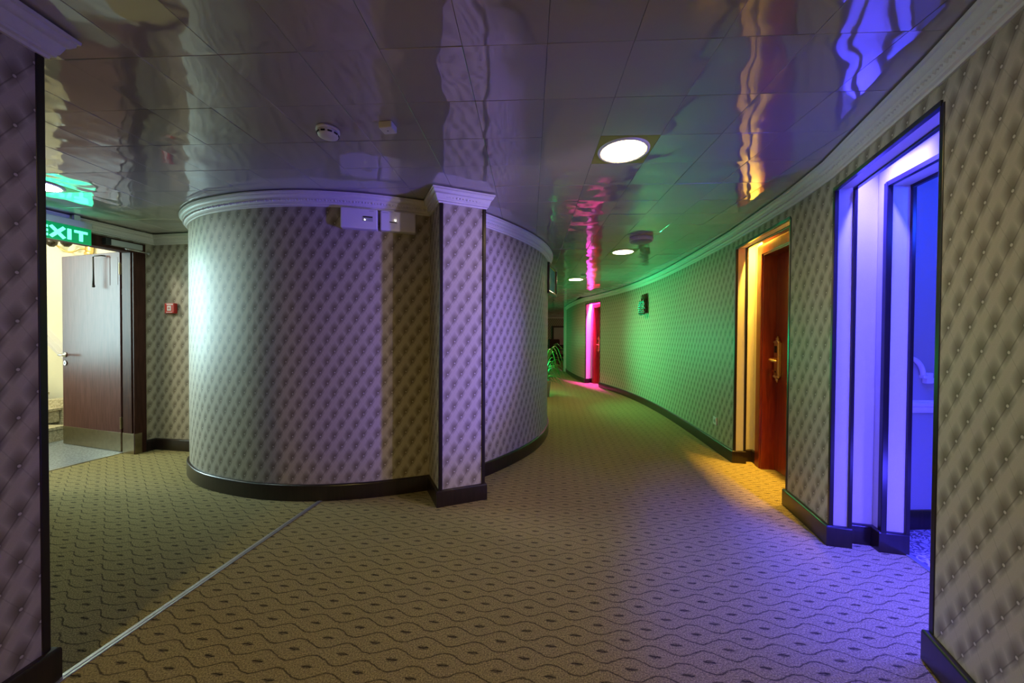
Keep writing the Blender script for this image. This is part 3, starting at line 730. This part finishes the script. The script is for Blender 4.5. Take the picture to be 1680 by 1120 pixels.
# ---------------------------------------------------------------- stairwell and fire door
fa = math.atan2(.22, -.975)
def fire_door():
    r = root('door_1', (CRN.x, CRN.y, 0), 'dark brown fire door standing open onto the stairwell', None, fa, kind='structure')
    mb = MB()     # local x into the wall, y along it
    mb.box((-.016, FS0-.012, 0), (.0, FS0+.09, FHEAD-.09)); mb.box((-.016, FS1-.09, 0), (0, FS1+.012, FHEAD-.09)); mb.box((-.016, FS0-.012, FHEAD-.09), (0, FS1+.012, FHEAD+.012))
    mb.box((-.001, FS0, 0), (.21, FS0+.035, FHEAD)); mb.box((-.001, FS1-.035, 0), (.21, FS1, FHEAD)); mb.box((-.001, FS0+.03, FHEAD-.04), (.21, FS1-.03, FHEAD))
    mb.box((.03, FS0+.03, 0), (.15, FS0+.085, FHEAD-.03)); mb.box((.03, FS1-.085, 0), (.15, FS1-.03, FHEAD-.03)); mb.box((.03, FS0+.03, FHEAD-.085), (.15, FS1-.03, FHEAD-.03))
    mb.build('door_frame', 'frame', r, bevel=.004)
    mb = MB(); mb.box((-.018, FS0+.03, 0), (.152, FS0+.088, .205)); mb.build('frame_kick_plate', 'kick', r, bevel=.001)
    # leaf: local frame from the hinge line
    hp = Vector((-3.965, 3.69)); e = Vector((-4.89, 3.963))-hp; la = math.atan2(e.y, e.x)
    inv = Matrix.Rotation(-fa, 4, 'Z') @ Matrix.Translation((-CRN.x, -CRN.y, 0))
    lm = inv @ Matrix.Translation((hp.x, hp.y, 0)) @ Matrix.Rotation(la, 4, 'Z')   # x along the leaf, +y faces the viewer side
    W_ = .962
    # the visible face is towards -y world, i.e. local +y (leaf direction points to -x)
    mb = MB(); mb.box((0, -.05, .006), (W_, 0, 2.035), 0, lm); leaf = mb.build('door_leaf', 'firedoor', r, bevel=.003)
    mb = MB(); mb.box((.004, -.002, .008), (W_-.004, .003, .2), 0, lm); mb.box((-.003, -.048, .008), (.0, -.002, .2), 0, lm); mb.build('kick_plate', 'kick', leaf, bevel=.0008)
    def T(pts): return [lm @ Vector(p) for p in pts]
    mb = MB(); x = W_-.055; mb.tube(T([(x, 0, .975), (x, .010, .975)]), .026, 16); mb.tube(T([(x, .01, .975), (x, .05, .975), (x-.012, .058, .975), (x-.14, .058, .975)]), .010, 8)
    mb.tube(T([(x, -.05, .975), (x, -.10, .975), (x-.13, -.105, .975)]), .010, 8); mb.build('lever_handle', 'steel', leaf, smooth=True)
    mb = MB(); mb.tube(T([(x, 0, .885), (x, .009, .885)]), .025, 16); cyl = mb.build('key_rosette', 'steel', leaf, bevel=.001)
    mb = MB(); mb.tube(T([(x, .008, .885), (x, .0105, .885)]), .009, 10); mb.build('keyhole', 'black', cyl)
    for z in (1.86, .30):
        mb = MB(); mb.box((-.045, -.058, z-.055), (-.002, -.052+.04, z+.055), 0, lm); mb.box((-.004, -.042, z-.055), (0.0, -.006, z+.055), 0, lm)
        mb.tube(T([(-.012, .006, z-.06), (-.012, .006, z+.06)]), .009, 10); mb.build('hinge', 'kick', leaf, bevel=.0008)
    mb = MB(); mb.box((-.003, -.036, 1.60), (.0, -.012, 1.66), 0, lm); mb.build('seal_plate', 'steel', leaf, bevel=.001)
    mb = MB(); mb.tube(T([(.215, .004, 2.0), (.215, .03, 2.0), (.30, .045, 1.998), (.325, .045, 1.996)]), .007, 8); mb.tube(T([(.325, .045, 2.0), (.325, .045, 1.82), (.325, .045, 1.70)]), [.006, .007, .009], 8)
    mb.ball(lm @ Vector((.325, .045, 1.69)), .014); mb.build('closer_arm', 'black', leaf, smooth=True)
    mb = MB(); mb.box((.15, -.0, 1.70), (.152, .004, 1.99), 0, lm); mb.box((.03, -.0, 1.70), (.15, .0015, 1.98), 0, lm); mb.build('backing_panel', 'firedoor', leaf)
    # overhead closer on the frame
    c = root('door_closer', (CRN.x, CRN.y, 0), 'grey overhead closer on the head of the fire door frame', 'door closer', fa)
    mb = MB(); mb.box((-.065, .14, 2.035), (-.016, .40, 2.09)); mb.build('closer_body', 'housing', c, bevel=.006)
    mb = MB(); mb.box((-.068, .385, 2.03), (-.014, .425, 2.094)); mb.build('end_cap', 'black', c, bevel=.004)
    mb = MB(); mb.tube([(-.05, .28, 2.03), (-.085, .27, 2.018), (-.095, .15, 2.014), (-.09, .11, 2.012)], .006, 8); mb.ball((-.09, .11, 2.012), .011); mb.build('closer_arm', 'steel', c, smooth=True)
fire_door()
def stairwell():
    mb = MB()
    wallstrip(mb, [V2(-3.9, 4.55), V2(-7.2, 4.55)], .1, 0, 3.4); wallstrip(mb, [V2(-7.2, 4.6), V2(-7.2, .8)], .1, 0, 3.4); wallstrip(mb, [V2(-7.2, .9), V2(-4.7, .9)], .1, 0, 3.4)
    o = fw(0)-V2(.975, -.22)*.205
    tag(mb.build('wall_stairwell', ['yellow', 'yellow'], fixn=False), 'pale yellow plaster walls of the stairwell behind the fire door', kind='structure')
    mb = MB(); p = [fw(.0)-V2(.975, -.22)*.2, fw(FS0)-V2(.975, -.22)*.2]
    Q = lambda n, s_: tuple(CRN+FWD*s_+V2(-.975, .22)*n); mb.prism([Q(.205, .03), Q(.205, -.95), Q(.32, -.95), Q(.32, .03)], 0, 3.4); mb.prism([(-4.18, 2.55), (-4.3, 2.55), (-4.75, .8), (-4.65, .8)], 0, 3.4)
    tag(mb.build('wall_stairwell_return', 'yellow'), 'yellow plaster return behind the open fire door', kind='structure')
    mb = MB(); mb.prism([(-3.6, 4.7), (-7.3, 4.7), (-7.3, .7), (-4.3, .7), (-4.0, 2.6), (-3.8, 3.6)], 3.4, 3.45); mb.prism([(-3.72, 4.7), (-3.80, 4.7), (-4.75, .7), (-4.62, .7)], 2.2, 3.45)
    tag(mb.build('ceiling_stairwell', 'yellow'), 'yellow plaster ceiling of the stairwell', kind='structure')
    mb = MB(); z = .003
    mb.add([(gl0.x, gl0.y, z), (gl1.x, gl1.y, z), (-5.2, .8, z), (-5.4, 4.6, z), (-3.9, 4.6, z)], [(0, 1, 2, 3, 4)])
    tag(mb.build('floor_landing', 'granite'), 'blue grey granite landing inside the fire door', kind='structure')
    d = (gl1-gl0).normalized(); nn = V2(-d.y, d.x); p = [gl0, gl0+d*1.3, gl0+d*1.3+nn*.02, gl0+nn*.02]
    mb = MB(); mb.prism([(q.x, q.y) for q in p], 0, .006); tag(mb.build('door_sill_strip', 'steel', bevel=.001), 'thin steel strip where carpet meets the granite landing', 'floor strip')
    st = root('staircase', (-5.08, 3.3, 0), 'speckled granite stairs rising behind the open fire door', 'staircase')
    for k in range(6):
        y1 = (4.13, 4.30, 4.40, 4.5, 4.5, 4.5)[k]-3.3
        mb = MB(); mb.box((-.27*k-.32, -1.1, .165*k), (-.27*k, y1, .165*(k+1)-.03)); mb.box((-.27*k-.32, -1.1, .165*(k+1)-.03), (-.27*k+.02, y1+.01, .165*(k+1)))
        mb.build('step', 'stepstone', st, bevel=.004)
    mb = MB(); mb.prism([(-.45, .99), (-.06, 1.05), (-.06, 1.2), (-.45, 1.2)], 0, .42); mb.build('side_block', 'stepstone', st, bevel=.005)
    # sloping handrail band
    h = root('stair_dado_band', (-5.55, 4.50, .9), 'pale sloping band on the yellow stairwell wall', 'wall band')
    mb = MB()
    for a, b, d_ in ((.0, .035, .02), (.035, .10, .012), (.10, .13, .025)):
        mb.add([(.5, -d_, -.5+a), (-1.2, -d_, 1.2+a), (-1.2, -d_, 1.2+b), (.5, -d_, -.5+b), (.5, .05, -.5+a), (-1.2, .05, 1.2+a), (-1.2, .05, 1.2+b), (.5, .05, -.5+b)], [(0, 1, 2, 3), (7, 6, 5, 4), (0, 4, 5, 1), (2, 6, 7, 3), (1, 5, 6, 2), (0, 3, 7, 4)])
    mb.build('band_moulding', 'white', h)
    # ornate wall lamp
    l = root('stair_wall_lamp', (-5.22, 4.53, 2.26), 'gilded scroll wall lamp on the stairwell wall under the EXIT sign', 'wall lamp')
    mb = MB(); mb.ball((0, -.02, 0), (.045, .03, .12), 12, 8); mb.ball((0, -.03, .07), (.055, .03, .045)); mb.ball((0, -.03, -.07), (.05, .03, .04)); mb.build('back_plate', 'brass', l, smooth=True)
    mb = MB(); mb.tube([(-.02, -.04, -.02)]+[(-.06-.09*i/6*2.2, -.07-.01*i, -.07*math.sin(PI*(i+.5)/6.5)) for i in range(7)], .011, 8); mb.build('scroll_arm', 'brass', l, smooth=True)
    for dx in (-.16, -.34):
        mb = MB(); mb.lathe([(.02, -.03), (.045, .0), (.055, .04), (.05, .045)], (dx, -.12, .02), 14); mb.build('glass_cup', 'crystal', l, smooth=True)
stairwell()
# ---------------------------------------------------------------- EXIT sign
def exit_sign():
    r = root('exit_sign', (CRN.x, CRN.y, 0), 'green lit EXIT sign hanging in front of the fire door head', 'exit sign', fa)
    x = -.10
    mb = MB(); mb.box((x-.02, .545, 2.125), (x+.02, .93, 2.18)); mb.build('housing', 'housing', r, bevel=.004)
    for y0 in (.62, .84):
        mb = MB(); mb.box((x-.015, y0, 2.18), (x+.015, y0+.04, 2.225)); mb.build('hanger', 'steel', r, bevel=.001)
    mb = MB(); mb.box((x-.004, .545, 1.985), (x+.004, .93, 2.125)); pl = mb.build('sign_panel', 'exitgreen', r, bevel=.001)
    # letters, reading left to right means decreasing local y
    f = x-.0065; z0, z1 = 2.005, 2.095; t = .024
    def bar(p, q, th, nm):
        (y0, a), (y1, b) = p, q; d = Vector((y1-y0, b-a)).normalized(); nn = Vector((-d.y, d.x))*th/2
        mb.add([(f, y0+nn.x, a+nn.y), (f, y1+nn.x, b+nn.y), (f, y1-nn.x, b-nn.y), (f, y0-nn.x, a-nn.y), (f+.003, y0+nn.x, a+nn.y), (f+.003, y1+nn.x, b+nn.y), (f+.003, y1-nn.x, b-nn.y), (f+.003, y0-nn.x, a-nn.y)],
               [(0, 1, 2, 3), (7, 6, 5, 4), (0, 4, 5, 1), (1, 5, 6, 2), (2, 6, 7, 3), (3, 7, 4, 0)])
    mb = MB(); L = .885; bar((L-.012, z0), (L-.012, z1), t, 'E')
    for zz in (z0+.011, (z0+z1)/2, z1-.011): bar((L, zz), (L-.075, zz), .02, 'E')
    mb.build('letter', 'exitletter', pl)
    mb = MB(); L = .795; bar((L, z0), (L-.08, z1), t, 'X'); bar((L-.08, z0), (L, z1), t, 'X'); mb.build('letter', 'exitletter', pl)
    mb = MB(); L = .685; bar((L, z0), (L, z1), t, 'I'); mb.build('letter', 'exitletter', pl)
    mb = MB(); L = .655; bar((L, z1-.011), (L-.085, z1-.011), .022, 'T'); bar((L-.0425, z0), (L-.0425, z1), t, 'T'); mb.build('letter', 'exitletter', pl)
exit_sign()
p = fw(.76)+V2(.975, -.22)*.12
area('exit_sign_glow', (p.x+.02, p.y, 2.06), (p.x+.5, p.y-.2, 2.15), .38, .5, (.05, 1, .45), .14)
# ---------------------------------------------------------------- small fixtures
def at_wall(name, p, n, z, label, cat, group=None): return root(name, (p[0], p[1], z), label, cat, math.atan2(n[1], n[0]), group)
r = at_wall('fire_alarm_call_point', (-3.507, 3.770), (.15, .989), 1.469, 'small red fire alarm call point beside the fire door', 'fire alarm')
mb = MB(); mb.box((-.035, -.058, -.052), (0, .058, .052)); mb.build('housing', 'red', r, bevel=.006)
mb = MB(); mb.box((-.037, -.024, -.026), (-.034, .024, .026)); g_ = mb.build('press_panel', 'white', r, bevel=.002)
mb = MB(); mb.box((-.038, -.0025, -.014), (-.0365, .0025, .014)); mb.box((-.038, -.014, -.0025), (-.0365, .014, .0025)); mb.build('press_mark', 'red', g_)
mb = MB(); mb.box((-.0365, -.045, .034), (-.034, .030, .044)); mb.build('printed_band', 'white', r)
mb = MB(); mb.box((-.0365, -.035, -.044), (-.034, .035, -.038)); mb.build('printed_band', 'white', r)
def wall_box(p, n, z, label, dy, flip):
    r = at_wall('control_box', p, n, z, label, 'control box', 'white boxes under the cornice')
    mb = MB(); mb.box((-.05, -.125, -.073), (.01, .125, .073)); mb.build('case', 'white', r, bevel=.008)
    mb = MB()
    if not flip:
        mb.box((-.053, dy-.034, -.018), (-.049, dy+.034, .018)); s_ = mb.build('display', 'housing', r, bevel=.001)
        mb = MB(); mb.box((-.0545, dy-.032, .008), (-.0525, dy+.032, .016)); mb.build('slot', 'black', s_)
    else:
        mb.box((-.053, dy-.026, -.012), (-.049, dy+.026, -.006)); mb.build('slot', 'black', r)
    mb = MB(); mb.ball((-.052, dy+(.02 if not flip else -.014), -.008 if not flip else .006), .0045); mb.build('status_light', 'led', r, smooth=True)
    mb = MB(); mb.box((-.0515, (-.1 if not flip else .07), .055), (-.0495, (-.07 if not flip else .11), .059)); mb.build('printed_mark', 'housing', r)
wall_box((-1.118, 2.682), (-.24, .971), 2.045, 'left white control box with a small display under the cornice', -.06, False)
wall_box((-.862, 2.758), (-.30, .954), 2.045, 'right white control box with a slot under the cornice', .035, True)
# smoke detector
r = root('smoke_detector', (-.926, 1.836, H), 'round white smoke detector with dark slots on the ceiling', 'smoke detector', .3)
mb = MB(); mb.lathe([(.054, 0), (.056, -.012), (.050, -.014)], seg=32); mb.build('mounting_base', 'white', r, smooth=True)
mb = MB(); mb.lathe([(.050, -.012), (.050, -.026), (.046, -.036), (.024, -.046), (.004, -.047)], seg=32); hd = mb.build('sensor_head', 'white', r, smooth=True)
for k in range(10):
    a = 2*PI*k/10; mt = Matrix.Rotation(a, 4, 'Z')
    mb = MB(); mb.box((.0475, -.010, -.032), (.0512, .010, -.025), 0, mt); mb.build('vent_slot', 'black', hd)
r = root('motion_sensor', (-.611, 1.790, H), 'small square white sensor box on the ceiling', 'sensor', -.15)
mb = MB(); mb.box((-.033, -.030, -.032), (.033, .030, 0)); mb.build('case', 'white', r, bevel=.004)
mb = MB(); mb.ball((0, .0, -.032), (.004, .004, .002)); mb.build('lens', 'black', r)
r = root('ceiling_speaker', (1.331, 3.788, H), 'round flat ceiling speaker above the green lit wall', 'speaker')
mb = MB(); mb.lathe([(.115, 0), (.118, -.03), (.112, -.04)], seg=40); mb.build('rim', 'white', r, smooth=True)
mb = MB(); mb.lathe([(.112, -.036), (.108, -.044), (.02, -.050)], seg=40); mb.build('grille', plain('speaker_grille', (.34, .30, .36), .6, noise=.4, nscale=300), r, smooth=True)
r = root('sprinkler_head', (1.17, 6.05, H), 'tiny ceiling detector beside the farthest ceiling light', 'detector')
mb = MB(); mb.lathe([(.04, 0), (.042, -.02), (.025, -.035)], seg=20); mb.build('body', 'white', r, smooth=True)
# socket
r = at_wall('wall_socket', (2.187, 3.895), (.993, -.116), .312, 'white power socket low on the green lit wall', 'socket')
mb = MB(); mb.box((-.010, -.040, -.040), (0, .040, .040)); mb.build('face_plate', 'white', r, bevel=.003)
mb = MB(); mb.lathe([(.021, -.006), (.021, -.0115), (.018, -.0115)], seg=20, axis='x'); w2 = mb.build('well', 'housing', r)
for dy in (-.009, .009):
    mb = MB(); mb.lathe([(.003, -.013), (.003, -.011)], (0, dy, 0), 8, 'x'); mb.build('pin_hole', 'black', w2)
# sconce
r = at_wall('crystal_wall_sconce', (2.366, 6.45), (1, 0), 1.77, 'brass and crystal bead wall sconce on the green lit wall', 'wall lamp')
mb = MB(); mb.box((-.02, -.06, -.14), (0, .06, .20)); bp_ = mb.build('back_plate', 'bronze', r, bevel=.01)
mb = MB()
for s in (-1, 1):
    mb.tube([(-.05, s*.045+.035*math.cos(a), .14+.045*math.sin(a)) for a in [2*PI*i/14 for i in range(15)]], .008, 6)
    mb.tube([(-.02, s*.05, .06), (-.06, s*.06, .08), (-.07, s*.05, .12)], .008, 6)
mb.build('scroll_top', 'bronze', r, smooth=True)
mb = MB()
for k in range(4): mb.tube([(-.05+.07*math.cos(a), .095*math.sin(a), .06-.07*k) for a in [PI/2+PI*i/12 for i in range(13)]], .009, 6)
mb.build('basket_rings', 'bronze', r, smooth=True)
bead = MB(); bead.ball((0, 0, 0), (.014, .014, .017), 6, 4); bme = bead.mesh('crystal_bead', 'crystal')
for k in range(7):
    for i in range(9):
        a = PI/2+PI*(i+.5*(k % 2))/9; rr = .085*(1-.02*(k-3)**2)
        o = bpy.data.objects.new('crystal_bead', bme); COL.objects.link(o); o.parent = r; o.location = (-.05+rr*math.cos(a)*.85, 1.1*rr*math.sin(a), .055-.036*k)
# painting
r = at_wall('framed_painting', (.452, 4.76), (-.955, .29), 1.93, 'small dark framed painting hung on the curved block', 'painting')
P = [Vector((-.06, -.27, .19)), Vector((-.045, .27, .19))]
mb = MB()
for a, b in (((-.27, -.19), (.27, -.155)), ((-.27, .155), (.27, .19)), ((-.27, -.155), (-.235, .155)), ((.235, -.155), (.27, .155))): mb.box((-.085, a[0], a[1]), (-.045, b[0], b[1]))
mb.build('frame', 'darkwood', r, bevel=.006)
mb = MB(); mb.box((-.062, -.236, -.156), (-.05, .236, .156)); mb.build('canvas', 'canvas', r)
mb = MB()
for a, b in (((-.236, -.156), (.236, -.148)), ((-.236, .148), (.236, .156)), ((-.236, -.148), (-.228, .148)), ((.228, -.148), (.236, .148))): mb.box((-.070, a[0], a[1]), (-.06, b[0], b[1]))
mb.build('gilt_slip', 'brass', r)
mb = MB(); mb.box((-.05, -.05, -.02), (.0, .05, .02)); mb.build('hanging_block', 'darkwood', r)
# plant
def plant(loc, label):
    r = root('potted_plant', loc, label, 'plant')
    mb = MB(); mb.lathe([(.10, 0), (.13, .02), (.16, .30), (.17, .34), (.15, .34), (.145, .31)], seg=24); mb.build('pot', 'pot', r, smooth=True)
    mb = MB(); mb.lathe([(.146, .31), (.02, .325)], seg=20); mb.build('soil', 'soil', r)
    rnd = random.Random(11)
    def leaf(a, l, rise, wid, z0):
        mb = MB(); n = 9; vs_ = []; d = Vector((math.cos(a), math.sin(a), 0)); sd_ = Vector((-d.y, d.x, 0))
        for i in range(n):
            t = i/(n-1); c = d*(l*(t*.9+.1*t*t))+Vector((0, 0, z0+rise*math.sin(min(1, t*1.02)*PI*.78)-l*.35*t**3))
            ww = wid*math.sin(PI*min(.97, .12+.86*t))
            vs_ += [c-sd_*ww, c+Vector((0, 0, -.35*ww)), c+sd_*ww, c+Vector((0, 0, -.35*ww-.002))]
        fs = []
        for i in range(n-1):
            b_ = i*4; fs += [(b_, b_+1, b_+5, b_+4), (b_+1, b_+2, b_+6, b_+5), (b_+2, b_+3, b_+7, b_+6), (b_+3, b_, b_+4, b_+7)]
        mb.add(vs_, fs); mb.build('leaf', 'leaf', r, smooth=True)
    for k in range(34):
        leaf(rnd.uniform(0, 2*PI), rnd.uniform(.25, .52), rnd.uniform(.05, .45), rnd.uniform(.018, .030), .30)
    for k in range(12):
        leaf(rnd.uniform(-.9, .9), rnd.uniform(.30, .55), rnd.uniform(.30, .85), rnd.uniform(.016, .026), .32)
plant((.62, 7.25, 0), 'leafy potted plant lit green behind the curved block')
# far furniture
r = root('console_table', (2.05, 17.6, 0), 'dark wooden console table in the dim far sitting area', 'table')
mb = MB(); mb.box((-.6, -.22, .78), (.6, .22, .82)); mb.build('table_top', 'darkwood', r, bevel=.01)
for sx2 in (-.52, .52):
    for sy in (-.16, .16):
        mb = MB(); mb.box((sx2-.03, sy-.03, 0), (sx2+.03, sy+.03, .78)); mb.build('leg', 'darkwood', r, bevel=.006)
mb = MB(); mb.box((-.55, -.2, .66), (.55, .2, .78)); mb.build('apron', 'darkwood', r, bevel=.005)
r = root('framed_mirror', (2.48, 18.46, 1.2), 'pale framed picture on the far wall above the console table', 'picture')
mb = MB()
for a, b in (((-.45, -.55), (.45, -.47)), ((-.45, .47), (.45, .55)), ((-.45, -.47), (-.37, .47)), ((.37, -.47), (.45, .47))): mb.box((a[0], -.05, a[1]), (b[0], .03, b[1]))
mb.build('frame', 'darkwood', r, bevel=.01)
mb = MB(); mb.box((-.38, -.02, -.48), (.38, .01, .48)); mb.build('picture_sheet', 'paperwhite', r)
r = root('armchair', (1.9, 15.6, 0), 'dark upright armchair at the far end of the corridor', 'chair', .3)
mb = MB(); mb.box((-.28, -.28, .36), (.28, .28, .46)); mb.build('seat', 'darkwood', r, bevel=.03)
mb = MB(); mb.box((-.27, .22, .46), (.27, .30, 1.10)); mb.build('backrest', 'darkwood', r, bevel=.03)
for s in (-1, 1):
    mb = MB(); mb.box((s*.28-.03, -.26, .62), (s*.28+.03, .26, .67)); mb.box((s*.28-.025, -.24, .42), (s*.28+.025, -.19, .62)); mb.build('armrest', 'darkwood', r, bevel=.01)
    for s2 in (-1, 1):
        mb = MB(); mb.box((s*.24-.025, s2*.24-.025, 0), (s*.24+.025, s2*.24+.025, .36)); mb.build('leg', 'darkwood', r, bevel=.005)
